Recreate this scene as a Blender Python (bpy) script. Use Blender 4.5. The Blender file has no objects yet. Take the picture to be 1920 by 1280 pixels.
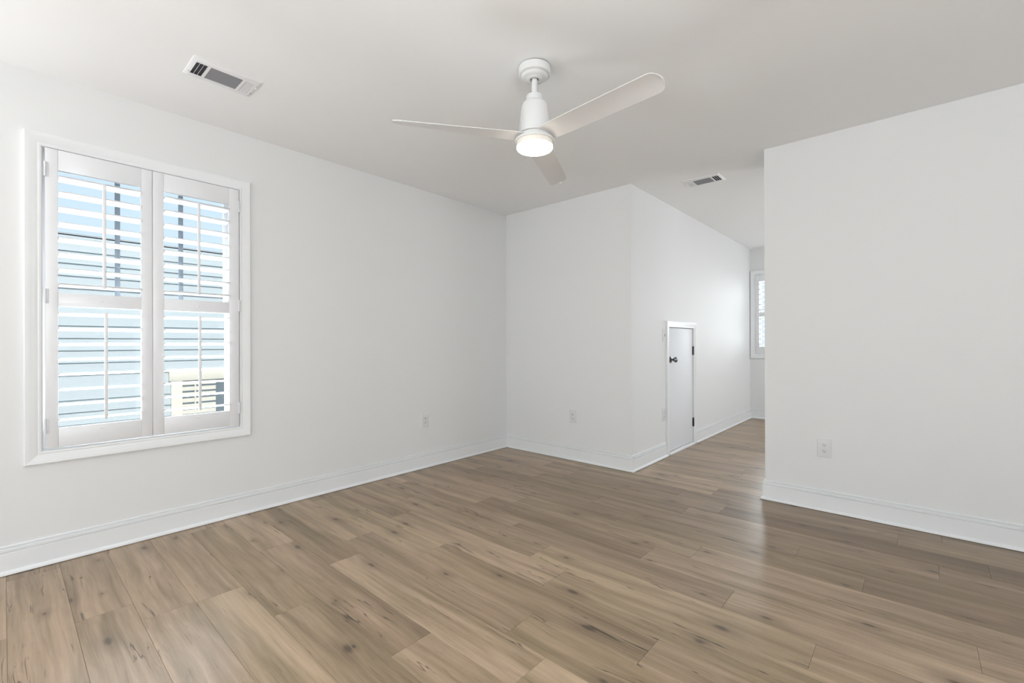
import bpy, bmesh, math, random
from mathutils import Vector, Matrix

scene = bpy.context.scene
C = scene.collection
PI = math.pi

# ------------------------------------------------------------------ camera
CAM_H = 1.0941
FPX, YAW, PITCH, ROLL, CY = 851.68, 0.7283, 0.0008, -0.0031, 642.12
fw = Vector((-math.sin(YAW)*math.cos(PITCH), math.cos(YAW)*math.cos(PITCH), math.sin(PITCH)))
r0 = Vector((math.cos(YAW), math.sin(YAW), 0)); u0 = r0.cross(fw)
rt = r0*math.cos(ROLL) + u0*math.sin(ROLL); up = -r0*math.sin(ROLL) + u0*math.cos(ROLL)
cd = bpy.data.cameras.new('camera'); cam = bpy.data.objects.new('camera', cd); C.objects.link(cam)
cd.sensor_width = 36.0; cd.sensor_fit = 'HORIZONTAL'; cd.lens = FPX/1920*36
cd.shift_y = (CY-640)/1920; cd.clip_start = 0.02
cam.matrix_world = Matrix(((rt.x, up.x, -fw.x, 0), (rt.y, up.y, -fw.y, 0), (rt.z, up.z, -fw.z, CAM_H), (0, 0, 0, 1)))
scene.camera = cam

# ------------------------------------------------------------------ world, sun, daylight, added fill, exposure
w = bpy.data.worlds.new('world'); scene.world = w; w.use_nodes = True
nt = w.node_tree; nt.nodes.clear()
wo = nt.nodes.new('ShaderNodeOutputWorld'); bg = nt.nodes.new('ShaderNodeBackground')
tc = nt.nodes.new('ShaderNodeTexCoord'); sx = nt.nodes.new('ShaderNodeSeparateXYZ'); cr = nt.nodes.new('ShaderNodeValToRGB')
nt.links.new(tc.outputs['Generated'], sx.inputs[0]); nt.links.new(sx.outputs['Z'], cr.inputs[0])
nt.links.new(cr.outputs[0], bg.inputs[0]); nt.links.new(bg.outputs[0], wo.inputs[0])
cr.color_ramp.elements[0].position = 0.0; cr.color_ramp.elements[0].color = (0.72, 0.84, 0.94, 1)
cr.color_ramp.elements[1].position = 0.7; cr.color_ramp.elements[1].color = (0.50, 0.72, 0.95, 1)
bg.inputs[1].default_value = 1.0


def lamp(name, kind, loc, direction, energy, color, size=None, size_y=None, angle=None, spread=None):
    l = bpy.data.lights.new(name, kind); l.energy = energy; l.color = color
    if kind == 'AREA':
        l.shape = 'RECTANGLE'; l.size = size; l.size_y = size_y
        if spread: l.spread = math.radians(spread)
    if angle is not None:
        l.angle = angle
    o = bpy.data.objects.new(name, l); C.objects.link(o); o.location = loc
    o.rotation_euler = Vector(direction).to_track_quat('-Z', 'Y').to_euler()
    return o


lamp('sun', 'SUN', (6, 0, 8), (-1, 0.0, -0.95), 3.8, (1.0, 0.96, 0.9), angle=0.01)
# fill lamps in unseen window openings, added behind and beside the camera
lamp('added_rear_fill', 'AREA', (-0.4, -3.47, 1.35), (-0.1, 1.0, 0.1), 16, (0.925, 0.965, 1.0), 4.2, 1.6)
lamp('added_rear_upfill', 'AREA', (-0.4, -3.50, 0.95), (-0.1, 1.0, 2.2), 14, (0.925, 0.965, 1.0), 4.2, 0.8)
lamp('added_left_rear_fill', 'AREA', (-3.31, -1.97, 1.15), (1.0, 0.3, 2.0), 84, (0.98, 0.99, 1.0), 1.2, 1.2)
lamp('added_side_fill', 'AREA', (2.62, -1.0, 1.20), (-1.0, 0.12, 1.5), 122, (0.925, 0.965, 1.0), 2.6, 1.4)
# daylight thrown up from the sunlit ground outside the left window
lamp('left_window_daylight', 'AREA', (-4.25, 0.57, 0.12), (0.72, 0, 1.0), 120, (0.95, 0.975, 1.0), 1.5, 1.0, spread=110)
# daylight of the hall end window, then a fill lamp in the added bay
lamp('hall_window_daylight', 'AREA', (-1.30, 7.40, 1.49), (0, -1.0, -0.24), 13, (0.93, 0.965, 1.0), 0.86, 1.12, spread=70)
lamp('added_bay_fill', 'AREA', (1.66, 5.60, 1.45), (-1, 0.35, -0.2), 40, (0.93, 0.965, 1.0), 1.9, 1.2)

vs = scene.view_settings
vs.view_transform = 'Standard'; vs.look = 'None'; vs.exposure = 0.17; vs.gamma = 1.0; vs.use_curve_mapping = False

# ------------------------------------------------------------------ materials
def mat(name, color, rough=0.5, metal=0.0, spec=0.5, emit=None, emit_strength=0.0, bump=0.0, bump_scale=300.0):
    m = bpy.data.materials.new(name); m.use_nodes = True
    b = m.node_tree.nodes['Principled BSDF']
    b.inputs['Base Color'].default_value = (*color, 1); b.inputs['Roughness'].default_value = rough
    b.inputs['Metallic'].default_value = metal; b.inputs['Specular IOR Level'].default_value = spec
    if emit:
        b.inputs['Emission Color'].default_value = (*emit, 1); b.inputs['Emission Strength'].default_value = emit_strength
    t = m.node_tree
    n = t.nodes.new('ShaderNodeTexNoise'); n.inputs['Scale'].default_value = bump_scale if bump else 12.0
    tcn = t.nodes.new('ShaderNodeTexCoord'); t.links.new(tcn.outputs['Object'], n.inputs['Vector'])
    if bump:
        bp = t.nodes.new('ShaderNodeBump'); bp.inputs['Strength'].default_value = bump; bp.inputs['Distance'].default_value = 0.002
        t.links.new(n.outputs['Fac'], bp.inputs['Height']); t.links.new(bp.outputs[0], b.inputs['Normal'])
    else:
        mr = t.nodes.new('ShaderNodeMapRange')
        mr.inputs['To Min'].default_value = max(0.02, rough-0.04); mr.inputs['To Max'].default_value = rough+0.04
        t.links.new(n.outputs['Fac'], mr.inputs['Value']); t.links.new(mr.outputs[0], b.inputs['Roughness'])
    return m


M = {}
M['wall'] = mat('wall_paint', (0.80, 0.80, 0.792), 0.65, spec=0.25, bump=0.05)
M['ceiling'] = mat('ceiling_paint', (0.93, 0.93, 0.925), 0.8, spec=0.15, bump=0.05)
M['trim'] = mat('trim_paint', (0.84, 0.85, 0.85), 0.42)
M['shutter'] = mat('shutter_paint', (0.82, 0.82, 0.83), 0.35)
M['hinge_white'] = mat('white_painted_steel', (0.74, 0.74, 0.76), 0.35)
M['door'] = mat('door_paint', (0.80, 0.81, 0.83), 0.62, spec=0.25)
M['bronze'] = mat('dark_metal', (0.07, 0.07, 0.075), 0.3, metal=0.85)
M['black_nickel'] = mat('polished_dark_nickel', (0.22, 0.22, 0.23), 0.14, metal=1.0)
M['plastic'] = mat('white_plastic', (0.75, 0.75, 0.74), 0.35)
M['slot'] = mat('dark_slot', (0.02, 0.02, 0.02), 0.6)
M['vent'] = mat('vent_enamel', (0.86, 0.86, 0.87), 0.4)
M['vent_blade'] = mat('vent_blade_shade_grey', (0.34, 0.35, 0.375), 0.45)  # white blades coloured grey to hold the shade between them
M['duct'] = mat('duct_shade', (0.05, 0.05, 0.06), 0.7)  # near-black stands in for the unlit duct
M['fan'] = mat('fan_enamel', (0.76, 0.76, 0.75), 0.42)
M['blade'] = mat('fan_blade_enamel', (0.77, 0.755, 0.74), 0.5)
M['gap'] = mat('shadow_gap_dark', (0.05, 0.05, 0.05), 0.7)  # near-black colour stands in for shade inside gaps and hollows
M['lens'] = mat('lit_diffuser', (0.9, 0.88, 0.84), 0.4, emit=(1.0, 0.93, 0.83), emit_strength=18.0)
M['lens_rim'] = mat('diffuser_rim', (0.85, 0.80, 0.73), 0.4, emit=(1.0, 0.90, 0.77), emit_strength=0.08)
M['muntin'] = mat('muntin_silhouette', (0.20, 0.235, 0.275), 0.5)  # backlit silhouette of the bars put into the colour
M['vinyl'] = mat('window_vinyl', (0.86, 0.86, 0.87), 0.4)
M['ground'] = mat('concrete', (0.5, 0.49, 0.47), 0.9)
M['cream'] = mat('cream_trim', (0.66, 0.61, 0.53), 0.6)
M['roof'] = mat('roof_shingle', (0.36, 0.37, 0.39), 0.9)
M['dark_glass'] = mat('dark_pane', (0.16, 0.19, 0.215), 0.25)
M['bounce_absorber'] = mat('dark_bounce_absorber', (0.10, 0.11, 0.12), 0.8)  # dark so the added outer slab soaks up lamp bounce
M['exterior'] = mat('exterior_cladding', (0.7, 0.7, 0.68), 0.8)


def glass_mat():
    m = bpy.data.materials.new('window_glass'); m.use_nodes = True; t = m.node_tree; t.nodes.clear()
    o = t.nodes.new('ShaderNodeOutputMaterial'); mx = t.nodes.new('ShaderNodeMixShader')
    tr = t.nodes.new('ShaderNodeBsdfTransparent'); gl = t.nodes.new('ShaderNodeBsdfGlossy'); fr = t.nodes.new('ShaderNodeFresnel')
    tr.inputs[0].default_value = (0.96, 0.98, 0.98, 1); gl.inputs['Roughness'].default_value = 0.02; fr.inputs[0].default_value = 1.2
    t.links.new(fr.outputs[0], mx.inputs[0]); t.links.new(tr.outputs[0], mx.inputs[1]); t.links.new(gl.outputs[0], mx.inputs[2])
    t.links.new(mx.outputs[0], o.inputs[0]); return m


M['glass'] = glass_mat()


def siding_mat():
    m = mat('blue_siding', (0.45, 0.49, 0.51), 0.6); return m


M['siding'] = siding_mat()


def floor_mat():
    m = bpy.data.materials.new('oak_plank'); m.use_nodes = True; t = m.node_tree
    N = t.nodes.new; L = t.links.new; b = t.nodes['Principled BSDF']

    def math_(op, a, bb=None, cc=None):
        n = N('ShaderNodeMath'); n.operation = op
        for i, v in enumerate((a, bb, cc)):
            if v is None: continue
            if isinstance(v, (int, float)): n.inputs[i].default_value = v
            else: L(v, n.inputs[i])
        return n.outputs[0]

    def smooth(x, lo, hi, a=0.0, bb=1.0):
        n = N('ShaderNodeMapRange'); n.interpolation_type = 'SMOOTHSTEP'
        n.inputs['From Min'].default_value = lo; n.inputs['From Max'].default_value = hi
        n.inputs['To Min'].default_value = a; n.inputs['To Max'].default_value = bb
        L(x, n.inputs['Value']); return n.outputs[0]

    def mix(f, a, bb, mode='MIX'):
        n = N('ShaderNodeMix'); n.data_type = 'RGBA'; n.blend_type = mode
        for s, v in ((n.inputs['Factor'], f), (n.inputs[6], a), (n.inputs[7], bb)):
            if isinstance(v, (int, float)): s.default_value = v
            elif isinstance(v, tuple): s.default_value = (*v, 1)
            else: L(v, s)
        return n.outputs[2]

    tcn = N('ShaderNodeTexCoord'); at = N('ShaderNodeAttribute'); at.attribute_name = 'plank'
    sc = N('ShaderNodeSeparateColor'); L(at.outputs['Color'], sc.inputs[0])
    seed, tone, seed2 = sc.outputs[0], sc.outputs[1], sc.outputs[2]
    off = N('ShaderNodeCombineXYZ'); L(math_('MULTIPLY', seed, 41.0), off.inputs[0]); L(math_('MULTIPLY', seed2, 23.0), off.inputs[1]); L(math_('MULTIPLY', seed, 9.0), off.inputs[2])
    vad = N('ShaderNodeVectorMath'); vad.operation = 'ADD'; L(tcn.outputs['Object'], vad.inputs[0]); L(off.outputs[0], vad.inputs[1])
    # gentle waviness of the grain, wide around knots
    wv = N('ShaderNodeTexNoise'); wv.inputs['Scale'].default_value = 2.6; wv.inputs['Detail'].default_value = 1.0; L(vad.outputs[0], wv.inputs['Vector'])
    wy = math_('MULTIPLY', math_('SUBTRACT', wv.outputs['Fac'], 0.5), 0.032)
    wo_ = N('ShaderNodeCombineXYZ'); L(wy, wo_.inputs[1])
    vw = N('ShaderNodeVectorMath'); vw.operation = 'ADD'; L(vad.outputs[0], vw.inputs[0]); L(wo_.outputs[0], vw.inputs[1])

    def stretched(sxx, syy, detail=3.0, dist=0.0, rough=0.55):
        mp = N('ShaderNodeVectorMath'); mp.operation = 'MULTIPLY'; L(vw.outputs[0], mp.inputs[0]); mp.inputs[1].default_value = (sxx, syy, 1)
        n = N('ShaderNodeTexNoise'); n.inputs['Scale'].default_value = 1.0; n.inputs['Detail'].default_value = detail
        n.inputs['Distortion'].default_value = dist; n.inputs['Roughness'].default_value = rough; L(mp.outputs[0], n.inputs['Vector'])
        return n.outputs['Fac']

    broad = stretched(0.9, 12.0, 4.0, 0.5)
    mid = stretched(1.8, 46.0, 4.0, 0.4)
    fine = stretched(9.0, 240.0, 2.0)
    saw = stretched(260.0, 8.0, 1.0)
    # cracks: thin ridges of a stretched noise, only here and there
    cn = stretched(1.3, 22.0, 3.0, 0.3)
    ridge = smooth(math_('ABSOLUTE', math_('SUBTRACT', cn, 0.53)), 0.0, 0.015, 1.0, 0.0)
    cmask = smooth(stretched(2.6, 11.0, 1.0), 0.53, 0.62)
    crack = math_('MULTIPLY', ridge, cmask)
    # knots
    kp = N('ShaderNodeVectorMath'); kp.operation = 'MULTIPLY'; L(vw.outputs[0], kp.inputs[0]); kp.inputs[1].default_value = (2.3, 5.2, 1)
    vo = N('ShaderNodeTexVoronoi'); vo.voronoi_dimensions = '2D'; vo.inputs['Scale'].default_value = 1.0; L(kp.outputs[0], vo.inputs['Vector'])
    sk = N('ShaderNodeSeparateColor'); L(vo.outputs['Color'], sk.inputs[0])
    on = math_('GREATER_THAN', sk.outputs[0], 0.45)
    size = math_('MULTIPLY_ADD', sk.outputs[1], 0.07, 0.035)
    kd = math_('DIVIDE', math_('ADD', vo.outputs['Distance'], math_('MULTIPLY', math_('SUBTRACT', mid, 0.5), 0.10)), size)
    knot = math_('MULTIPLY', smooth(kd, 0.15, 1.0, 1.0, 0.0), on)
    halo = math_('MULTIPLY', smooth(kd, 0.3, 3.6, 1.0, 0.0), on)

    # short dark flecks along the grain and soft brown patches
    fleck = math_('MULTIPLY', smooth(stretched(7.0, 95.0, 2.0), 0.60, 0.74), smooth(stretched(1.7, 7.0, 2.0), 0.48, 0.62))
    patch = smooth(stretched(1.5, 6.5, 3.0, 0.8), 0.50, 0.72)
    base = mix(tone, (0.168, 0.109, 0.061), (0.535, 0.398, 0.270))
    g = math_('ADD', math_('MULTIPLY', math_('SUBTRACT', broad, 0.5), 1.9), math_('ADD', math_('MULTIPLY', math_('SUBTRACT', mid, 0.5), 1.0), math_('ADD', math_('MULTIPLY', math_('SUBTRACT', fine, 0.5), 0.42), math_('MULTIPLY', math_('SUBTRACT', saw, 0.5), 0.10))))
    val = math_('ADD', 1.0, math_('MULTIPLY', g, 0.85))
    vcol = N('ShaderNodeCombineColor'); L(val, vcol.inputs[0]); L(val, vcol.inputs[1]); L(math_('MULTIPLY_ADD', g, 1.0, 1.0), vcol.inputs[2])
    col = mix(1.0, base, vcol.outputs[0], 'MULTIPLY')
    # greenish-brown against pink-beige boards
    col = mix(math_('MULTIPLY', smooth(seed2, 0.4, 0.9), 0.5), col, mix(1.0, col, (0.96, 1.0, 0.90), 'MULTIPLY'))
    col = mix(math_('MULTIPLY', patch, 0.30), col, mix(1.0, col, (0.66, 0.60, 0.55), 'MULTIPLY'))
    col = mix(math_('MULTIPLY', fleck, 0.45), col, (0.10, 0.066, 0.042))
    col = mix(math_('MULTIPLY', halo, 0.42), col, (0.15, 0.10, 0.062))
    col = mix(math_('MULTIPLY', knot, 0.75), col, (0.055, 0.036, 0.024))
    col = mix(math_('MULTIPLY', crack, 0.85), col, (0.045, 0.03, 0.02))
    L(col, b.inputs['Base Color'])
    rg = math_('MULTIPLY_ADD', math_('SUBTRACT', fine, 0.5), 0.14, 0.32)
    L(rg, b.inputs['Roughness']); b.inputs['Specular IOR Level'].default_value = 0.5
    bp = N('ShaderNodeBump'); bp.inputs['Strength'].default_value = 0.12; bp.inputs['Distance'].default_value = 0.001
    L(math_('SUBTRACT', math_('ADD', fine, saw), crack), bp.inputs['Height']); L(bp.outputs[0], b.inputs['Normal'])
    return m


M['floor'] = floor_mat()

# ------------------------------------------------------------------ mesh helpers
class MB:
    def __init__(self):
        self.bm = bmesh.new()

    def box(self, x0, x1, y0, y1, z0, z1, bevel=0.0, seg=2):
        t = bmesh.new()
        bmesh.ops.create_cube(t, size=1.0)
        for v in t.verts:
            v.co = Vector(((x0+x1)/2 + v.co.x*(x1-x0), (y0+y1)/2 + v.co.y*(y1-y0), (z0+z1)/2 + v.co.z*(z1-z0)))
        if bevel > 0:
            bmesh.ops.bevel(t, geom=list(t.edges), offset=bevel, segments=seg, affect='EDGES', profile=0.5)
        self._join(t); return self

    def _join(self, t, mtx=None):
        if mtx is not None:
            t.transform(mtx)
        me = bpy.data.meshes.new('tmp'); t.to_mesh(me); t.free(); self.bm.from_mesh(me); bpy.data.meshes.remove(me)

    def lathe(self, prof, cx=0.0, cy=0.0, n=64, mtx=None, cap=True):
        """prof: list of (radius, z), revolved around the vertical through cx, cy"""
        t = bmesh.new(); rings = []
        for r, z in prof:
            if r < 1e-6:
                rings.append([t.verts.new((cx, cy, z))])
            else:
                rings.append([t.verts.new((cx + r*math.cos(2*PI*i/n), cy + r*math.sin(2*PI*i/n), z)) for i in range(n)])
        for a, bb in zip(rings, rings[1:]):
            for i in range(n):
                j = (i+1) % n
                if len(a) == 1 and len(bb) == 1: continue
                if len(a) == 1: t.faces.new((a[0], bb[j], bb[i]))
                elif len(bb) == 1: t.faces.new((a[i], a[j], bb[0]))
                else: t.faces.new((a[i], a[j], bb[j], bb[i]))
        if cap:
            for rr in (rings[0], rings[-1]):
                if len(rr) > 1:
                    try: t.faces.new(rr)
                    except ValueError: pass
        bmesh.ops.recalc_face_normals(t, faces=list(t.faces))
        self._join(t, mtx); return self

    def loft(self, sections, closed=True, caps=True):
        """sections: lists of points of equal length"""
        t = bmesh.new()
        rows = [[t.verts.new(p) for p in s] for s in sections]
        n = len(rows[0])
        for a, bb in zip(rows, rows[1:]):
            for i in range(n if closed else n-1):
                j = (i+1) % n
                t.faces.new((a[i], a[j], bb[j], bb[i]))
        if caps and closed:
            t.faces.new(rows[0]); t.faces.new(rows[-1])
        bmesh.ops.recalc_face_normals(t, faces=list(t.faces))
        self._join(t); return self

    def build(self, name, material, parent=None, smooth=True, angle=35):
        me = bpy.data.meshes.new(name)
        base = Vector((0, 0, 0)); q = parent
        while q is not None:
            base += q.location; q = q.parent
        self.bm.transform(Matrix.Translation(-base))
        self.bm.to_mesh(me); self.bm.free()
        me.materials.append(material)
        if smooth:
            me.shade_smooth(); me.set_sharp_from_angle(angle=math.radians(angle))
        o = bpy.data.objects.new(name, me); C.objects.link(o)
        o.parent = parent
        return o


def structure(o):
    o['kind'] = 'structure'; return o


def thing(name, label, cat, loc=(0, 0, 0), group=None):
    o = bpy.data.objects.new(name, None); C.objects.link(o); o.location = loc; o.empty_display_size = 0.05
    o['label'] = label; o['category'] = cat
    if group: o['group'] = group
    return o


# ------------------------------------------------------------------ dimensions
H = 2.44
XL, YB, XD, XE, YE = -3.240, 3.546, -1.807, -0.795, 7.213      # left wall, far wall, hall left wall, hall right wall, hall end
XS, YR = 2.55, -3.40                                           # right side and rear of the room (behind the camera)
T = 0.14
XB, BY = 1.55, 3.95      # unseen side bay of the hall, added to hold a fill lamp

# ------------------------------------------------------------------ floor: planks 0.178 x 1.207 laid across the room
PW, PL, Y00 = 0.178, 1.207, 0.009
joint = {0: -3.14, 1: -2.471, 2: -2.292, 3: -2.278+0.0, 4: -1.931, 5: -2.583, 6: -2.175, 7: -2.367, 8: -1.922, 9: -2.470, 10: -2.690,
         11: -1.812, 12: -1.050, 13: -2.070, 14: -2.597, 15: -1.675, 16: -1.133, 17: -0.953, 18: -2.496}
# how light each board is (0 dark brown .. 1 pale), by row and by board index from the joint above
tones = {(0, -1): .35, (0, 0): .50, (1, -1): .42, (1, 0): .54, (2, -1): .50, (2, 0): .60, (2, 1): .7, (3, -1): .45, (3, 0): .60, (3, 1): .62,
         (4, -2): .5, (4, -1): .38, (4, 0): .44, (4, 1): .5, (5, -1): .62, (5, 0): .46, (5, 1): .60, (6, -1): .32, (6, 0): .70, (6, 1): .72,
         (7, -1): .58, (7, 0): .44, (7, 1): .46, (8, -1): .62, (8, 0): .42, (8, 1): .55, (9, -1): .34, (9, 0): .60, (9, 1): .52, (9, 2): .5,
         (10, -1): .42, (10, 0): .52, (10, 1): .58, (10, 2): .46, (11, -1): .45, (11, 0): .34, (11, 1): .66, (11, 2): .42,
         (12, -1): .32, (12, 0): .58, (12, 1): .50, (13, -1): .46, (13, 0): .40, (13, 1): .5, (13, 2): .32, (14, -1): .34, (14, 0): .32, (14, 1): .30, (14, 2): .22,
         (15, -1): .28, (15, 0): .36, (15, 1): .34, (16, -1): .30, (16, 0): .36, (16, 1): .30, (16, 2): .26, (17, -1): .32, (17, 0): .06, (17, 1): .10, (18, 0): .28, (18, 1): .32, (18, 2): .34,
         (19, 1): .22, (19, 2): .26}
rnd = random.Random(7)
fb = bmesh.new(); cl = fb.loops.layers.float_color.new('plank')
for row in range(-20, 42):
    y0 = Y00 + row*PW; y1 = y0 + PW
    jx = joint.get(row, -3.2 + rnd.random()*PL)
    for k in range(-4, 8):
        x0 = jx + k*PL; x1 = x0 + PL
        hi = XS + 0.1 if y0 < YB else XB + 0.1
        x0c, x1c = max(x0, XL-0.05), min(x1, hi)
        y0c, y1c = max(y0, YR-0.1), min(y1, YE+0.1)
        if x1c - x0c < 0.005 or y1c - y0c < 0.005:
            continue
        g, d, e = 0.00025, 0.0008, 0.0009
        col = (rnd.random(), min(1, max(0, tones.get((row, k), 0.40 + 0.25*rnd.random()))), rnd.random(), 1.0)
        xs = (x0c+g, x0c+g+e, x1c-g-e, x1c-g); ys = (y0c+g, y0c+g+e, y1c-g-e, y1c-g)
        o_ = [fb.verts.new(p) for p in ((xs[0], ys[0], -d), (xs[3], ys[0], -d), (xs[3], ys[3], -d), (xs[0], ys[3], -d))]
        i_ = [fb.verts.new(p) for p in ((xs[1], ys[1], 0), (xs[2], ys[1], 0), (xs[2], ys[2], 0), (xs[1], ys[2], 0))]
        l_ = [fb.verts.new(p) for p in ((xs[0], ys[0], -0.012), (xs[3], ys[0], -0.012), (xs[3], ys[3], -0.012), (xs[0], ys[3], -0.012))]
        fs = [fb.faces.new(i_)]
        for a in range(4):
            bb = (a+1) % 4
            fs.append(fb.faces.new((o_[a], o_[bb], i_[bb], i_[a]))); fs.append(fb.faces.new((l_[a], l_[bb], o_[bb], o_[a])))
        for f in fs:
            for lp in f.loops: lp[cl] = col
# subfloor under the boards
sub = [fb.verts.new(p) for p in ((XL-T, YR-T, -0.0121), (XS+T, YR-T, -0.0121), (XS+T, YE+T, -0.0121), (XL-T, YE+T, -0.0121))]
f = fb.faces.new(sub)
for lp in f.loops: lp[cl] = (0.5, 0.0, 0.5, 1)
bmesh.ops.recalc_face_normals(fb, faces=list(fb.faces))
fme = bpy.data.meshes.new('floor'); fb.to_mesh(fme); fb.free(); fme.materials.append(M['floor'])
flo = bpy.data.objects.new('floor', fme); C.objects.link(flo); structure(flo)

# ------------------------------------------------------------------ shell
structure(MB().box(XL-T, XS+T, YR-T, YE+T, H, H+0.12).build('ceiling', M['ceiling'], smooth=False))

# window openings: main room (y, z), hall end (x, z), rear (x, z)
WY0, WY1, WZ0, WZ1 = 0.129, 1.008, 0.566, 2.077
HX0, HX1, HZ0, HZ1 = -1.737, -0.865, 0.925, 2.062
RX0, RX1, RZ0, RZ1 = -2.6, 1.8, 0.50, 2.20


def wall_with_hole(axis, a, b, lo, hi, h0, h1, z0, z1):
    m = MB()
    def bx(l0, l1, zz0, zz1):
        if axis == 'x': m.box(a, b, l0, l1, zz0, zz1)
        else: m.box(l0, l1, a, b, zz0, zz1)
    bx(lo, h0, -0.012, H); bx(h1, hi, -0.012, H); bx(h0, h1, -0.012, z0); bx(h0, h1, z1, H)
    return m


m = wall_with_hole('x', XL-T, XL, -1.0, YB, WY0, WY1, WZ0, WZ1)
structure(wall_with_hole('x', XL-T-0.02, XL-T-0.001, YR-T, YB+T, WY0-0.05, WY1+0.05, WZ0-0.05, WZ1+0.05).build('added_bounce_absorber', M['bounce_absorber'], smooth=False))  # unseen slab, added to cut lamp bounce onto the neighbouring house
LY0, LY1 = -2.60, -1.35          # added left window opening, unseen, made for a fill lamp
m.box(XL-T, XL, YR-T, LY0, -0.012, H); m.box(XL-T, XL, LY1, -1.0, -0.012, H); m.box(XL-T, XL, LY0, LY1, -0.012, 0.5); m.box(XL-T, XL, LY0, LY1, 2.1, H)
structure(m.build('wall_left', M['wall'], smooth=False))
mf = MB()
for y in (LY0, (LY0+LY1)/2-0.02, LY1-0.04): mf.box(XL-0.06, XL-0.02, y, y+0.04, 0.5, 2.1, 0.003)
mf.box(XL-0.06, XL-0.02, LY0, LY1, 0.5, 0.54, 0.003); mf.box(XL-0.06, XL-0.02, LY0, LY1, 2.06, 2.1, 0.003)
structure(mf.build('added_window_6', M['vinyl']))
structure(wall_with_hole('y', YE, YE+T, XD-T, XB+T, HX0, HX1, HZ0, HZ1).build('wall_hall_end', M['wall'], smooth=False))
structure(wall_with_hole('y', YR-T, YR, XL, XS+T, RX0, RX1, RZ0, RZ1).build('wall_rear', M['wall'], smooth=False))
structure(MB().box(XL-T, XD, YB, YB+T, -0.012, H).build('wall_far', M['wall'], smooth=False))
# hall left wall with the access door opening
DY0, DY1, DZ1 = 4.308, 4.957, 1.243
m = MB()
m.box(XD-T, XD, YB+T, DY0-0.012, -0.012, H); m.box(XD-T, XD, DY1+0.012, YE, -0.012, H); m.box(XD-T, XD, DY0-0.012, DY1+0.012, DZ1+0.012, H)
structure(m.build('wall_hall_left', M['wall'], smooth=False))
structure(MB().box(XE, XS, YB, YB+T, -0.012, H).build('wall_right', M['wall'], smooth=False))
structure(MB().box(XE, XE+T, YB+T, BY, -0.012, H).build('wall_hall_right', M['wall'], smooth=False))
structure(MB().box(XE+T, XB+T, BY-T, BY, -0.012, H).build('wall_bay', M['wall'], smooth=False))
structure(wall_with_hole('x', XB, XB+T, BY, YE, 4.50, 6.60, 0.85, 2.05).build('wall_bay_side', M['wall'], smooth=False))
mf = MB()
for y in (4.50, 5.53, 6.56): mf.box(XB+0.02, XB+0.08, y, y+0.04, 0.85, 2.05, 0.003)
mf.box(XB+0.02, XB+0.08, 4.50, 6.60, 0.85, 0.89, 0.003); mf.box(XB+0.02, XB+0.08, 4.50, 6.60, 2.01, 2.05, 0.003)
structure(mf.build('added_window_4', M['vinyl']))  # frame of the unseen bay window, added for its fill lamp
structure(wall_with_hole('x', XS, XS+T, YR, YB+T, -2.3, 0.3, 0.5, 2.0).build('wall_side', M['wall'], smooth=False))
mf = MB()
for y in (-2.3, -1.02, 0.26): mf.box(XS+0.02, XS+0.06, y, y+0.04, 0.5, 2.0, 0.003)
mf.box(XS+0.02, XS+0.06, -2.3, 0.3, 0.5, 0.54, 0.003); mf.box(XS+0.02, XS+0.06, -2.3, 0.3, 1.96, 2.0, 0.003)
structure(mf.build('added_window_5', M['vinyl']))  # frame of the unseen side window, added for its fill lamp

# ------------------------------------------------------------------ baseboards (profile: depth from the wall, height)
BASE = [(0, 0), (0.014, 0), (0.014, 0.1035), (0.0130, 0.1045), (0.0050, 0.1055), (0.0050, 0.1085), (0.0118, 0.1100), (0.0118, 0.1235),
        (0.0108, 0.1250), (0.0020, 0.1265), (0.0020, 0.1295), (0.0075, 0.131), (0.0072, 0.1335), (0.005, 0.1355), (0, 0.136)]
SHOE = [(0.014, 0.0028)] + [(0.014 + 0.0125*math.cos(a), 0.0028 + 0.0175*math.sin(a)) for a in [i*PI/12 for i in range(7)]]


def run(name, path, prof, material, parent=None):
    """sweep a profile along a horizontal poly-line; the room is on the LEFT of the walking direction; corners mitred"""
    m = MB(); secs = []; n = len(path)
    P = [Vector((p[0], p[1])) for p in path]
    for i, p in enumerate(P):
        def nrm(a, bb):
            d = (bb-a).normalized(); return Vector((-d.y, d.x))
        if i == 0: off = nrm(P[0], P[1])
        elif i == n-1: off = nrm(P[-2], P[-1])
        else:
            n1, n2 = nrm(P[i-1], P[i]), nrm(P[i], P[i+1]); off = (n1+n2) / (1 + n1.dot(n2))
        secs.append([(p.x + off.x*d, p.y + off.y*d, z) for d, z in prof])
    m.loft(secs)
    return m.build(name, material, parent, angle=25)


def baseboard(name, path):
    b = structure(run(name, path, BASE, M['trim']))
    run('shoe_molding', path, SHOE, M['trim'], b)
    return b


baseboard('baseboard_left', [(XL, YB), (XL, YR)])
baseboard('baseboard_far', [(XD, 4.240), (XD, YB), (XL, YB)])
baseboard('baseboard_hall', [(XB, YE), (XD, YE), (XD, 5.022)])
baseboard('baseboard_right', [(XS, YB), (XE, YB), (XE, BY), (XB, BY)])
baseboard('baseboard_rear', [(XL, YR), (XS, YR), (XS, YB)])

# ------------------------------------------------------------------ casings
CASE = [(0, 0), (0, 0.010), (0.004, 0.0125), (0.010, 0.0135), (0.014, 0.0115), (0.019, 0.0125), (0.030, 0.0165), (0.040, 0.0175), (0.047, 0.0195), (0.058, 0.0200), (0.062, 0.0175), (0.062, 0)]


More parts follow.
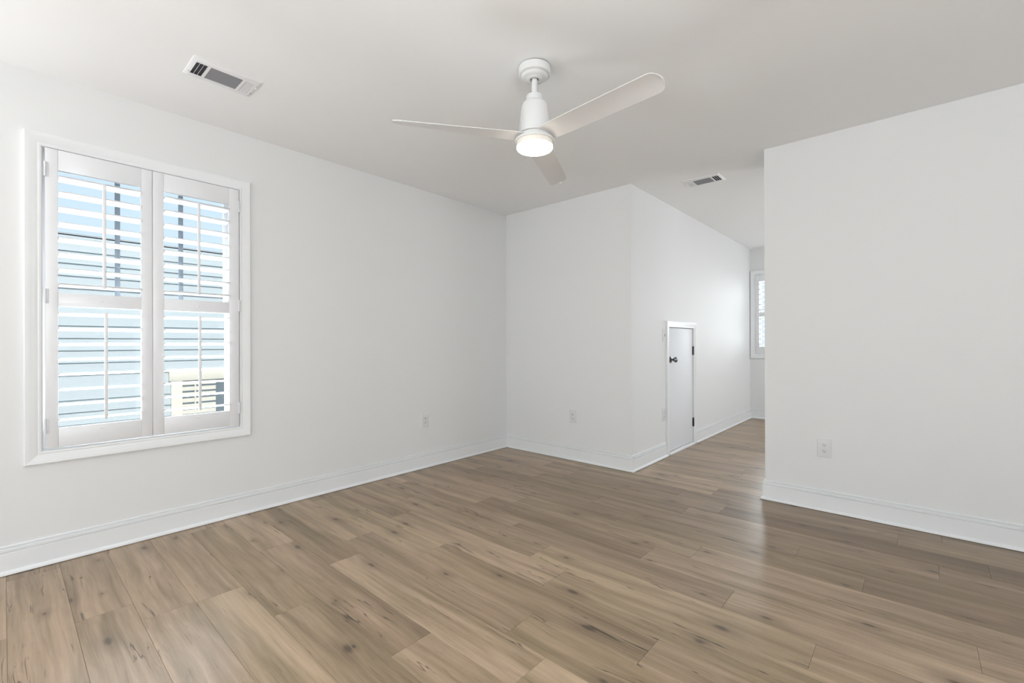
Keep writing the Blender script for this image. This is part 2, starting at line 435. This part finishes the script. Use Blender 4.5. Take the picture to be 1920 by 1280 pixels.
def casing_frame(name, axis, wallc, sgn, h0, h1, z0, z1, prof, material, parent=None, bottom=True, sub=1.0):
    """mitred picture frame of moulding around an opening; profile = (distance outward from opening, distance into the room)"""
    secs = []
    corners = [(h0, z0, -1, -1), (h1, z0, 1, -1), (h1, z1, 1, 1), (h0, z1, -1, 1)]
    if not bottom:
        corners = [(h1, z0, 1, 0), (h1, z1, 1, 1), (h0, z1, -1, 1), (h0, z0, -1, 0)]
    for h, z, sh, sz in corners:
        s = []
        for d, t in prof:
            hh, zz, cc = h + sh*d*sub, z + sz*d*sub, wallc + sgn*t
            s.append((cc, hh, zz) if axis == 'x' else (hh, cc, zz))
        secs.append(s)
    if bottom: secs.append(secs[0])
    m = MB(); m.loft(secs, caps=not bottom)
    return m.build(name, material, parent, angle=20)


# ------------------------------------------------------------------ windows
def window(name, axis, wallc, sgn, h0, h1, z0, z1, zmeet, muntins):
    """sgn: +1 when the room is towards positive axis. Jamb liner, two sashes with glass, upper sash muntins, inside casing."""
    w_ = casing_frame(name, axis, wallc, sgn, h0, h1, z0, z1, CASE, M['trim']); structure(w_)

    def B(m, d0, d1, a0, a1, zz0, zz1, bev=0.0):
        c0, c1 = sorted((wallc + sgn*d0, wallc + sgn*d1))
        if axis == 'x': m.box(c0, c1, a0, a1, zz0, zz1, bev)
        else: m.box(a0, a1, c0, c1, zz0, zz1, bev)
    j = MB(); t = 0.010
    B(j, -T, 0.0, h0, h0+t*0.3, z0, z1); B(j, -T, 0.0, h1-t*0.3, h1, z0, z1); B(j, -T, 0, h0, h1, z0, z0+t*0.3); B(j, -T, 0, h0, h1, z1-t*0.3, z1)
    for a0, a1 in ((h0, h0+0.028), (h1-0.028, h1)): B(j, -0.135, -0.062, a0, a1, z0, z1)
    B(j, -0.134, -0.063, h0+0.028, h1-0.028, z0, z0+0.03); B(j, -0.134, -0.063, h0+0.028, h1-0.028, z1-0.03, z1)
    j.build('window_jamb', M['vinyl'], w_, smooth=False)
    for nm, s0, s1, d in (('upper_sash', zmeet-0.018, z1-0.03, -0.118), ('lower_sash', z0+0.03, zmeet+0.018, -0.09)):
        sm = MB(); a0, a1, fw_ = h0+0.028, h1-0.028, 0.030
        B(sm, d, d+0.026, a0, a0+fw_, s0, s1, 0.002); B(sm, d, d+0.026, a1-fw_, a1, s0, s1, 0.002)
        B(sm, d+0.001, d+0.025, a0+fw_-0.003, a1-fw_+0.003, s0, s0+0.034); B(sm, d+0.001, d+0.025, a0+fw_-0.003, a1-fw_+0.003, s1-0.034, s1)
        so = sm.build(nm, M['vinyl'], w_)
        gm = MB(); B(gm, d+0.012, d+0.015, a0+fw_-0.004, a1-fw_+0.004, s0+0.03, s1-0.03); gm.build('glass_pane', M['glass'], so, smooth=False)
        if nm == 'upper_sash' and muntins:
            for yy in muntins:
                mm = MB(); B(mm, d+0.004, d+0.024, yy-0.011, yy+0.011, s0+0.03, s1-0.03, 0.003); mm.build('muntin', M['muntin'], so)
    return w_


window('window_1', 'x', XL, 1, WY0, WY1, WZ0, WZ1, 1.322, (0.429, 0.722))
window('window_2', 'y', YE, -1, HX0, HX1, HZ0, HZ1, 1.50, (-1.445, -1.155))
# plain frame of the unseen rear window, added around the fill lamps
m = MB()
for x in (RX0, -1.13, 0.33, RX1-0.04): m.box(x, x+0.04, YR-0.05, YR-0.02, RZ0, RZ1, 0.003)
m.box(RX0, RX1, YR-0.05, YR-0.02, RZ0, RZ0+0.04, 0.003); m.box(RX0, RX1, YR-0.05, YR-0.02, RZ1-0.04, RZ1, 0.003)
structure(m.build('added_window_3', M['vinyl']))


# ------------------------------------------------------------------ plantation shutters
def louver_mesh(axis, length):
    """lens-shaped slat along its length, centred on the origin, outer edge tilted down"""
    n = 20; W2, TH = 0.0445, 0.0055; tilt = math.radians(8.0)
    sec = []
    for i in range(n):
        a = 2*PI*i/n; px = W2*math.cos(a); pz = TH*math.sin(a)*(0.75+0.25*abs(math.sin(a)))
        sec.append((px*math.cos(tilt) - pz*math.sin(tilt), px*math.sin(tilt) + pz*math.cos(tilt)))
    m = MB()
    if axis == 'x': m.loft([[(p, s*length/2, q) for p, q in sec] for s in (-1, 1)])
    else: m.loft([[(s*length/2, -p, q) for p, q in sec] for s in (-1, 1)])
    return m


def shutter_panel(label, axis, plane, sgn, a0, a1, z0, z1, st0, st1, rails, rods, hinge_side, hinge_z, rod_shift=(0, 0)):
    """a0..a1 span along the wall; rails = (bottom top, mid bottom, mid top, top bottom)"""
    base = (plane, (a0+a1)/2, z0) if axis == 'x' else ((a0+a1)/2, plane, z0)
    root = thing('plantation_shutter', label, 'shutter', base, 'white shutters on the windows')
    th = 0.014

    def B(m, d0, d1, h0, h1, zz0, zz1, bev=0.0):
        c0, c1 = sorted((plane + sgn*d0, plane + sgn*d1))
        if axis == 'x': m.box(c0, c1, h0, h1, zz0, zz1, bev)
        else: m.box(h0, h1, c0, c1, zz0, zz1, bev)
    for h0, h1 in ((a0, a0+st0), (a1-st1, a1)):
        m = MB(); B(m, -th, th, h0, h1, z0, z1, 0.002); m.build('stile', M['shutter'], root)
    for zz0, zz1 in ((z0, rails[0]), (rails[1], rails[2]), (rails[3], z1)):
        m = MB(); B(m, -th+0.001, th-0.001, a0+st0, a1-st1, zz0, zz1, 0.0015); m.build('rail', M['shutter'], root)
    # small screw plugs on the rails
    for zz in (rails[0]-0.022, (rails[1]+rails[2])/2):
        c = plane + sgn*(th-0.001); hc = (a0+st0+a1-st1)/2
        rot = Matrix.Translation((c, hc, zz) if axis == 'x' else (hc, c, zz)) @ (Matrix.Rotation(sgn*PI/2, 4, 'Y') if axis == 'x' else Matrix.Rotation(-sgn*PI/2, 4, 'X'))
        m = MB(); m.lathe([(0.006, -0.001), (0.006, 0.0012), (0.004, 0.0022), (0, 0.0024)], n=20, mtx=rot); m.build('screw_plug', M['shutter'], root)
    length = a1-st1-a0-st0-0.004; hc = (a0+st0+a1-st1)/2
    first = None
    for lo, hi in ((rails[0], rails[1]), (rails[2], rails[3])):
        n = 8 if axis == 'x' else max(5, round((hi-lo)/0.0765)); pitch = (hi-lo)/n
        for i in range(n):
            pos = (plane, hc, lo + pitch*(i+0.5)) if axis == 'x' else (hc, plane, lo + pitch*(i+0.5))
            if first is None:
                lm = louver_mesh(axis, length); lm.bm.transform(Matrix.Translation(Vector(base)))
                first = lm.build('louver', M['shutter'], root, angle=60); c = first
            else:
                c = first.copy(); C.objects.link(c); c.parent = root
            c.location = Vector(pos) - Vector(base)
    for (lo, hi), sh in zip(rods, rod_shift):
        m = MB(); B(m, 0.0455, 0.0575, hc+sh-0.0075, hc+sh+0.0075, lo, hi, 0.004); m.build('tilt_rod', M['shutter'], root)
    for zz in hinge_z:
        h = a0 if hinge_side < 0 else a1
        m = MB(); B(m, th-0.002, th+0.002, h-0.003 if hinge_side < 0 else h-0.013, h+0.013 if hinge_side < 0 else h+0.003, zz-0.036, zz+0.036, 0.0007)
        p = (plane + sgn*(th+0.003), h, 0) if axis == 'x' else (h, plane + sgn*(th+0.003), 0)
        m.lathe([(0.0045, zz-0.036), (0.0045, zz+0.036)], p[0], p[1], n=16)
        m.build('hinge', M['hinge_white'], root)
    return root


SP = XL + 0.003
RAILS = (0.674, 1.286, 1.355, 1.970)
shutter_panel('left white louvered shutter panel of the left-wall window, only siding and sky behind it', 'x', SP, 1,
              0.1400, 0.5635, 0.5765, 2.0725, 0.0460, 0.049, RAILS, ((0.700, 1.262), (1.385, 1.935)), -1, (1.965, 1.335, 0.688), (0.012, 0.006))
shutter_panel('right white louvered shutter panel of the left-wall window, a cream window visible behind it', 'x', SP, 1,
              0.5655, 1.0030, 0.5765, 2.0725, 0.0505, 0.056, RAILS, ((0.700, 1.262), (1.385, 1.935)), 1, (1.965, 1.335, 0.688), (0.0, -0.004))
HR = (1.03, 1.46, 1.52, 1.96)
shutter_panel("white louvered shutter panel of the far hall window, nearest the door wall", 'y', YE+0.004, -1,
              HX0+0.003, -1.302, 0.931, 2.058, 0.0505, 0.049, HR, ((1.05, 1.44), (1.55, 1.93)), -1, (1.95, 1.49, 1.04))
shutter_panel('white shutter panel of the hall window, mostly hidden by the right wall', 'y', YE+0.004, -1,
              -1.300, HX1-0.003, 0.931, 2.058, 0.049, 0.0505, HR, ((1.05, 1.44), (1.55, 1.93)), 1, (1.95, 1.49, 1.04))

# ------------------------------------------------------------------ small access door in the hall wall
door = bpy.data.objects.new('door_1', None); C.objects.link(door); door.location = (XD, (DY0+DY1)/2, 0); structure(door); door.empty_display_size = 0.05
MB().box(XD-0.037, XD-0.002, DY0+0.003, DY1-0.003, 0.028, DZ1-0.004, 0.002).build('door_slab', M['door'], door)
casing_frame('door_casing', 'x', XD, 1, DY0, DY1, 0.0, DZ1, CASE, M['trim'], door, bottom=False)
m = MB(); m.box(XD-T, XD-0.0005, DY0-0.012, DY0, 0, DZ1+0.012); m.box(XD-T, XD-0.0005, DY1, DY1+0.012, 0, DZ1+0.012); m.box(XD-T, XD-0.0005, DY0, DY1, DZ1, DZ1+0.012)
m.build('door_jamb', M['trim'], door, smooth=False)
run('threshold_molding', [(XD-0.006, DY1), (XD-0.006, DY0)], [(0, 0.001), (0.026, 0.001), (0.026, 0.014), (0.022, 0.021), (0.012, 0.024), (0, 0.024)], M['trim'], door)
MB().box(XD-T-0.01, XD-0.06, DY0-0.012, DY1+0.012, 0.0, DZ1).build('door_backing', M['gap'], door, smooth=False)
for zz in (1.006, 0.238):
    h = MB(); h.box(XD-0.003, XD+0.001, DY1-0.014, DY1-0.001, zz-0.045, zz+0.045, 0.0008)
    h.lathe([(0, zz-0.049), (0.0062, zz-0.047), (0.0062, zz+0.047), (0, zz+0.049)], XD+0.006, DY1-0.001, n=20)
    h.box(XD-0.002, XD+0.0125, DY1-0.001, DY1+0.014, zz-0.045, zz+0.045, 0.0008)
    h.build('hinge', M['bronze'], door)
kr = Matrix.Translation((XD-0.002, DY0+0.055, 0.926)) @ Matrix.Rotation(PI/2, 4, 'Y')
kb = MB().lathe([(0, 0.0), (0.033, 0.0), (0.033, 0.004), (0.030, 0.009), (0.016, 0.012), (0.011, 0.016), (0.0105, 0.028), (0.013, 0.033), (0.022, 0.040),
                 (0.0265, 0.047), (0.0275, 0.054), (0.0255, 0.061), (0.019, 0.0665), (0.010, 0.069), (0, 0.0695)], n=48, mtx=kr)
kb.build('door_knob', M['black_nickel'], door)


# ------------------------------------------------------------------ outlets and switch
def wall_local(axis, wallc, sgn, h, z):
    """local frame: u along the wall (to the viewer's right), v up, n out of the wall"""
    if axis == 'x':
        u = Vector((0, 1, 0)) if sgn > 0 else Vector((0, -1, 0)); n = Vector((sgn, 0, 0)); o = Vector((wallc, h, z))
    else:
        u = Vector((-sgn, 0, 0)); n = Vector((0, sgn, 0)); o = Vector((h, wallc, z))
    v = Vector((0, 0, 1))
    return Matrix(((u.x, v.x, n.x, o.x), (u.y, v.y, n.y, o.y), (u.z, v.z, n.z, o.z), (0, 0, 0, 1)))


def plate(mx, wd, ht, material, root, name='cover_plate'):
    m = MB(); t = bmesh.new(); bmesh.ops.create_cube(t, size=1.0)
    for v in t.verts: v.co = Vector((v.co.x*wd, v.co.y*ht, v.co.z*0.006+0.003))
    top = [e for e in t.edges if all(v.co.z > 0.005 for v in e.verts)]; vert = [e for e in t.edges if abs(e.verts[0].co.z - e.verts[1].co.z) > 0.001]
    bmesh.ops.bevel(t, geom=top+vert, offset=0.0035, segments=3, affect='EDGES', profile=0.5)
    m._join(t, mx); return m.build(name, material, root)


def flat(mx, pts, z0, z1, material, root, name, bev=0.0):
    t = bmesh.new(); a = [t.verts.new((x, y, z0)) for x, y in pts]; f = t.faces.new(a)
    ex = bmesh.ops.extrude_face_region(t, geom=[f]); bmesh.ops.translate(t, verts=[g for g in ex['geom'] if isinstance(g, bmesh.types.BMVert)], vec=(0, 0, z1-z0))
    bmesh.ops.recalc_face_normals(t, faces=list(t.faces))
    m = MB(); m._join(t, mx); return m.build(name, material, root, angle=30)


def outlet(label, axis, wallc, sgn, h, z):
    mx = wall_local(axis, wallc, sgn, h, z)
    root = thing('wall_outlet', label, 'outlet', mx.translation, 'white duplex outlets low on the walls')
    plate(mx, 0.076, 0.118, M['plastic'], root)
    for s in (1, -1):
        cy = 0.0195*s; pts = []
        for i in range(40):
            a = 2*PI*i/40; pts.append((0.0172*math.cos(a), cy + max(-0.0138, min(0.0138, 0.0172*math.sin(a)))))
        r = flat(mx, pts, 0.0055, 0.0082, M['plastic'], root, 'receptacle')
        k = MB()
        for x, ww, hh in ((-0.0063, 0.0011, 0.0042), (0.0063, 0.0011, 0.0036)):
            t = bmesh.new(); bmesh.ops.create_cube(t, size=1.0)
            for v in t.verts: v.co = Vector((x + v.co.x*2*ww, cy+0.0032 + v.co.y*2*hh, 0.0080 + v.co.z*0.0009))
            k._join(t, mx)
        k.lathe([(0, 0.0076), (0.0026, 0.0076), (0.0026, 0.00845), (0, 0.00845)], n=16, mtx=mx @ Matrix.Translation((0, cy-0.0068, 0)))
        k.build('socket_slots', M['slot'], r)
    m = MB(); m.lathe([(0.0032, 0.0055), (0.0030, 0.0072), (0.0018, 0.0078), (0, 0.0079)], n=16, mtx=mx); m.build('screw', M['plastic'], root)
    return root


outlet('white duplex outlet on the left wall, between the shuttered window and the room corner', 'x', XL, 1, 2.475, 0.415)
outlet('white duplex outlet on the short far wall, between the room corner and the hall opening', 'y', YB, -1, -2.401, 0.407)
outlet('white duplex outlet on the right wall, the largest and nearest of the outlets', 'y', YB, -1, -0.451, 0.407)
outlet('white duplex outlet on the hall wall, low beside the small access door', 'x', XD, 1, 4.198, 0.407)
mx = wall_local('x', XD, 1, 4.214, 1.164)
sw = thing('light_switch', 'white toggle light switch on the hall wall, beside the top of the small access door', 'light switch', mx.translation)
plate(mx, 0.073, 0.118, M['plastic'], sw)
flat(mx, [(-0.006, -0.012), (0.006, -0.012), (0.006, 0.012), (-0.006, 0.012)], 0.0055, 0.0066, M['slot'], sw, 'toggle_slot')
t = bmesh.new(); bmesh.ops.create_cube(t, size=1.0)
for v in t.verts: v.co = Vector((v.co.x*0.009*(0.8 if v.co.z > 0 else 1), 0.004*(v.co.z+0.5) + v.co.y*0.010, 0.006 + (v.co.z+0.5)*0.014))
bmesh.ops.bevel(t, geom=list(t.edges), offset=0.001, segments=2, affect='EDGES')
m = MB(); m._join(t, mx); m.build('toggle', M['plastic'], sw)
for s in (1, -1):
    m = MB(); m.lathe([(0.0032, 0.0055), (0.0030, 0.0072), (0.0018, 0.0078), (0, 0.0079)], n=16, mtx=mx @ Matrix.Translation((0, 0.042*s, 0))); m.build('screw', M['plastic'], sw)


# ------------------------------------------------------------------ ceiling registers
def register(label, cx, cy, long_axis, flip):
    """three-way ceiling register 0.30 x 0.20; local a = long side, b = short side"""
    root = thing('ceiling_vent', label, 'air vent', (cx, cy, H), 'white supply registers in the ceiling')

    def P(a, bb, z):
        a *= flip
        return (cx + bb, cy + a, H - z) if long_axis == 'y' else (cx + a, cy + bb, H - z)

    def bx(m, a0, a1, b0, b1, z0, z1, bev=0.0):
        p, q = P(a0, b0, z0), P(a1, b1, z1)
        m.box(*sorted((p[0], q[0])), *sorted((p[1], q[1])), *sorted((p[2], q[2])), bev)
    LA, LB = 0.150, 0.100
    fr = MB()
    # sloped outer rim and flat face with three openings
    open_a = [(-0.131, -0.082), (-0.070, 0.070), (0.082, 0.131)]; ob = 0.062
    rim = []
    for d, z in ((0, 0.0), (0, 0.0025), (0.012, 0.0075), (0.020, 0.0085), (0.020, 0.0)):
        rim.append((d, z))
    secs = []
    for sa, sb in ((-1, -1), (1, -1), (1, 1), (-1, 1)):
        secs.append([P(sa*(LA-d), sb*(LB-d), z) for d, z in rim])
    secs.append(secs[0]); fr.loft(secs, caps=False)
    A, Bq = LA-0.0195, LB-0.0195
    z0, z1 = 0.0065, 0.0085
    bx(fr, -A, A, ob, Bq, z0, z1); bx(fr, -A, A, -Bq, -ob, z0, z1)
    cuts = [-A] + [x for o in open_a for x in o] + [A]
    for i in range(0, len(cuts), 2):
        if cuts[i+1]-cuts[i] > 0.0005: bx(fr, cuts[i], cuts[i+1], -ob, ob, z0, z1)
    fr.build('frame', M['vent'], root, angle=20)
    d = MB(); bx(d, -LA+0.02, LA-0.02, -LB+0.02, LB-0.02, 0.0002, 0.0012); d.build('duct_shade_sheet', M['duct'], root, smooth=False)  # flat dark sheet in place of the shaded duct depth

    def blade(m, along, c, half, ang, wd, zc):
        """thin tilted blade; along 'a' or 'b'"""
        th = 0.0005; ca, sa = math.cos(ang)*wd/2, math.sin(ang)*wd/2; nx, nz = -math.sin(ang)*th, math.cos(ang)*th
        pts = [(-ca-nx, -sa-nz), (ca-nx, sa-nz), (ca+nx, sa+nz), (-ca+nx, -sa+nz)]
        secs = []
        for e in (-half, half):
            secs.append([P(e+c[0], c[1]+p, zc+q) if along == 'a' else P(c[0]+p, e+c[1], zc+q) for p, q in pts])
        m.loft(secs)
    n = 11
    for i in range(n):
        m = MB(); blade(m, 'a', (0, -ob + (i+0.5)*2*ob/n), 0.070, math.radians(-42 if long_axis == 'y' else 42), 0.0085, 0.0052); m.build('deflector_blade', M['vent_blade'], root)
    for (a0, a1), ang in ((open_a[0], -62), (open_a[2], -9)):
        for i in range(4):
            m = MB(); blade(m, 'b', (a0 + i*(a1-a0)/3, 0), ob, math.radians(ang), 0.007 if ang == -62 else 0.0172, 0.0062 if ang == -62 else 0.0062); m.build('end_blade', M['vent'], root)
    lv = MB(); bx(lv, 0.137, 0.142, 0.02, 0.032, 0.008, 0.0135, 0.0008); lv.build('damper_lever', M['vent'], root)
    for s in (-1, 1):
        q = P(s*0.1375, -0.045, 0.0); k = MB(); k.lathe([(0, H-0.0082), (0.003, H-0.0088), (0.0028, H-0.0098), (0, H-0.0104)], q[0], q[1], n=14); k.build('screw', M['vent_blade'], root)
    return root


register('white slotted ceiling vent near the left wall, above and right of the shuttered window', -2.610, 0.745, 'y', 1)
register('white slotted ceiling vent with blades tinted grey for shade at the start of the hall ceiling', -1.322, 3.880, 'x', -1)

# ------------------------------------------------------------------ ceiling fan
FX, FY = -1.393, 1.733
fan = thing('ceiling_fan', 'white three-blade ceiling fan with lit round lamp hanging from the ceiling', 'ceiling fan', (FX, FY, H))
MB().lathe([(0.066, H-0.0002), (0.066, H-0.005)], FX, FY).build('canopy_shadow_gap', M['gap'], fan)  # dark band drawn as the shadow line between canopy and ceiling
MB().lathe([(0.0745, H-0.0032), (0.078, H-0.0045), (0.0785, H-0.034), (0.0772, H-0.039), (0.073, H-0.0415), (0.0645, H-0.0425), (0.0625, H-0.0445), (0.060, H-0.050), (0.056, H-0.0535),
            (0.041, H-0.0560), (0.0375, H-0.0575), (0.0355, H-0.0605), (0.031, H-0.0622), (0.0225, H-0.0622), (0.0215, H-0.0610), (0.0215, H-0.044), (0, H-0.044)], FX, FY, cap=False).build('canopy', M['fan'], fan)
MB().lathe([(0.0205, H-0.046), (0.020, H-0.052), (0, H-0.053)], FX, FY).build('hanger_ball', M['gap'], fan)
MB().lathe([(0.0138, H-0.045), (0.0138, 2.285)], FX, FY, n=40).build('downrod', M['fan'], fan)
MB().lathe([(0.0142, 2.3025), (0.033, 2.3025), (0.038, 2.3005), (0.0402, 2.296), (0.0405, 2.270), (0.043, 2.268), (0.051, 2.2665), (0.057, 2.262), (0.0610, 2.253), (0.0635, 2.240),
            (0.0712, 2.185), (0.0805, 2.112), (0.0805, 2.1085), (0.078, 2.1075)], FX, FY).build('motor_housing', M['fan'], fan)
MB().lathe([(0.070, 2.109), (0.070, 2.100)], FX, FY).build('housing_gap', M['gap'], fan)
MB().lathe([(0.070, 2.1045), (0.0795, 2.104), (0.0805, 2.1025), (0.0815, 2.089), (0.090, 2.087), (0.0945, 2.084), (0.0955, 2.079), (0.0950, 2.0745), (0.0925, 2.0735), (0.0895, 2.0755)], FX, FY).build('light_ring', M['fan'], fan)
MB().lathe([(0.086, 2.082), (0.0872, 2.078), (0.0882, 2.0505)], FX, FY, cap=False).build('lamp_rim', M['lens_rim'], fan)
MB().lathe([(0.0882, 2.0508), (0.0880, 2.0455), (0.0855, 2.0410), (0.078, 2.0385), (0.04, 2.0365), (0, 2.0360)], FX, FY, cap=False).build('lamp_diffuser', M['lens'], fan)


def blade_mesh(ang):
    """pitched, twisted, slightly cambered blade; root at the ring, tip at 0.672 m"""
    m = MB(); secs = []; ss = [i/24*0.93 for i in range(24)] + [0.93 + 0.07*math.sin(i/14*PI/2) for i in range(15)]
    d = Vector((math.cos(ang), math.sin(ang), 0)); pz = Vector((-math.sin(ang), math.cos(ang), 0))   # pz: counter-clockwise side
    for s in ss:
        r = 0.070 + s*(0.672-0.070)
        chord = 0.128 - 0.020*s
        if s < 0.12: chord *= 0.86 + 0.14*math.sin(s/0.12*PI/2)
        lead, trail = chord*0.5, chord*0.5
        rr = 0.042                                            # rounded tip corners
        e = 0.672 - r
        if e < rr:
            cut = rr - math.sqrt(max(0, rr*rr - (rr-e)**2)); lead -= cut; trail -= cut*1.15
        pitch = math.radians(5 + 12.5*s**0.85)
        zc = 2.0955 + 0.004*s; th = 0.0042
        up_, lo_ = [], []
        for j in range(9):
            q = j/8; c = -trail + (lead+trail)*q
            camber = 0.007*(1-(2*q-1)**2) * (0.5+0.5*s)
            edge = math.sqrt(max(0.0, 1-(2*q-1)**2))*0.6+0.4
            hx = c*math.cos(pitch); hz = -c*math.sin(pitch) + camber
            p = Vector((FX, FY, zc)) + d*r + pz*hx + Vector((0, 0, hz))
            up_.append(p + Vector((0, 0, th*edge))); lo_.append(p - Vector((0, 0, th*edge*0.6)))
        secs.append(up_ + lo_[::-1])
    m.loft(secs); return m


for a in (-4.5, 115.5, 235.5):
    blade_mesh(math.radians(a)).build('fan_blade', M['blade'], fan, angle=50)

# ------------------------------------------------------------------ outside: neighbouring house and ground
NX = -6.60
house = thing('neighbor_house', 'pale blue clapboard house seen through the shutters of the left window', 'house', (NX, 1.2, -3.0))
m = MB(); lap = 0.130; z = -3.0; k = 0
while z < 2.19:
    m.loft([[(NX+0.000, yy, z), (NX+0.020, yy, z), (NX+0.006, yy, z+lap), (NX+0.0, yy, z+lap)] for yy in (-5.0, 7.0)]); z += lap
m.box(NX-0.2, NX, -5.0, 7.0, -3.0, 2.2)
m.build('siding', M['siding'], house, smooth=False)
MB().box(NX-0.2, NX+0.035, -5.1, 7.1, 2.19, 2.225, 0.004).build('eave', M['siding'], house)
MB().loft([[(NX+0.04, yy, 2.25), (NX-4.0, yy, 2.75), (NX-4.0, yy, 2.70), (NX+0.04, yy, 2.236)] for yy in (-5.1, 7.1)]).build('roof', M['roof'], house, smooth=False)
ny0, ny1, nz0, nz1 = 1.32, 1.98, -0.55, 0.745
m = MB(); m.box(NX+0.01, NX+0.045, ny0, ny0+0.11, nz0, nz1, 0.003); m.box(NX+0.01, NX+0.045, ny1-0.11, ny1, nz0, nz1, 0.003); m.box(NX+0.01, NX+0.050, ny0-0.02, ny1+0.02, nz1-0.09, nz1+0.03, 0.003); m.box(NX+0.01, NX+0.05, ny0, ny1, nz0, nz0+0.08, 0.003)
nw = m.build('window_trim', M['cream'], house)
MB().box(NX+0.005, NX+0.022, ny0+0.10, ny1-0.10, nz0+0.05, nz1-0.08).build('window_pane', M['dark_glass'], nw, smooth=False)
m = MB()
for i in range(16): m.box(NX+0.024, NX+0.028, ny0+0.11, ny1-0.20, nz0+0.1 + i*0.07, nz0+0.148 + i*0.07)
m.box(NX+0.028, NX+0.034, ny0+0.235, ny0+0.25, nz0+0.1, nz1-0.13)
m.build('window_blind', M['cream'], nw, smooth=False)
structure(MB().box(-16, 12, -12, 18, -3.1, -3.0).build('ground', M['ground'], smooth=False))
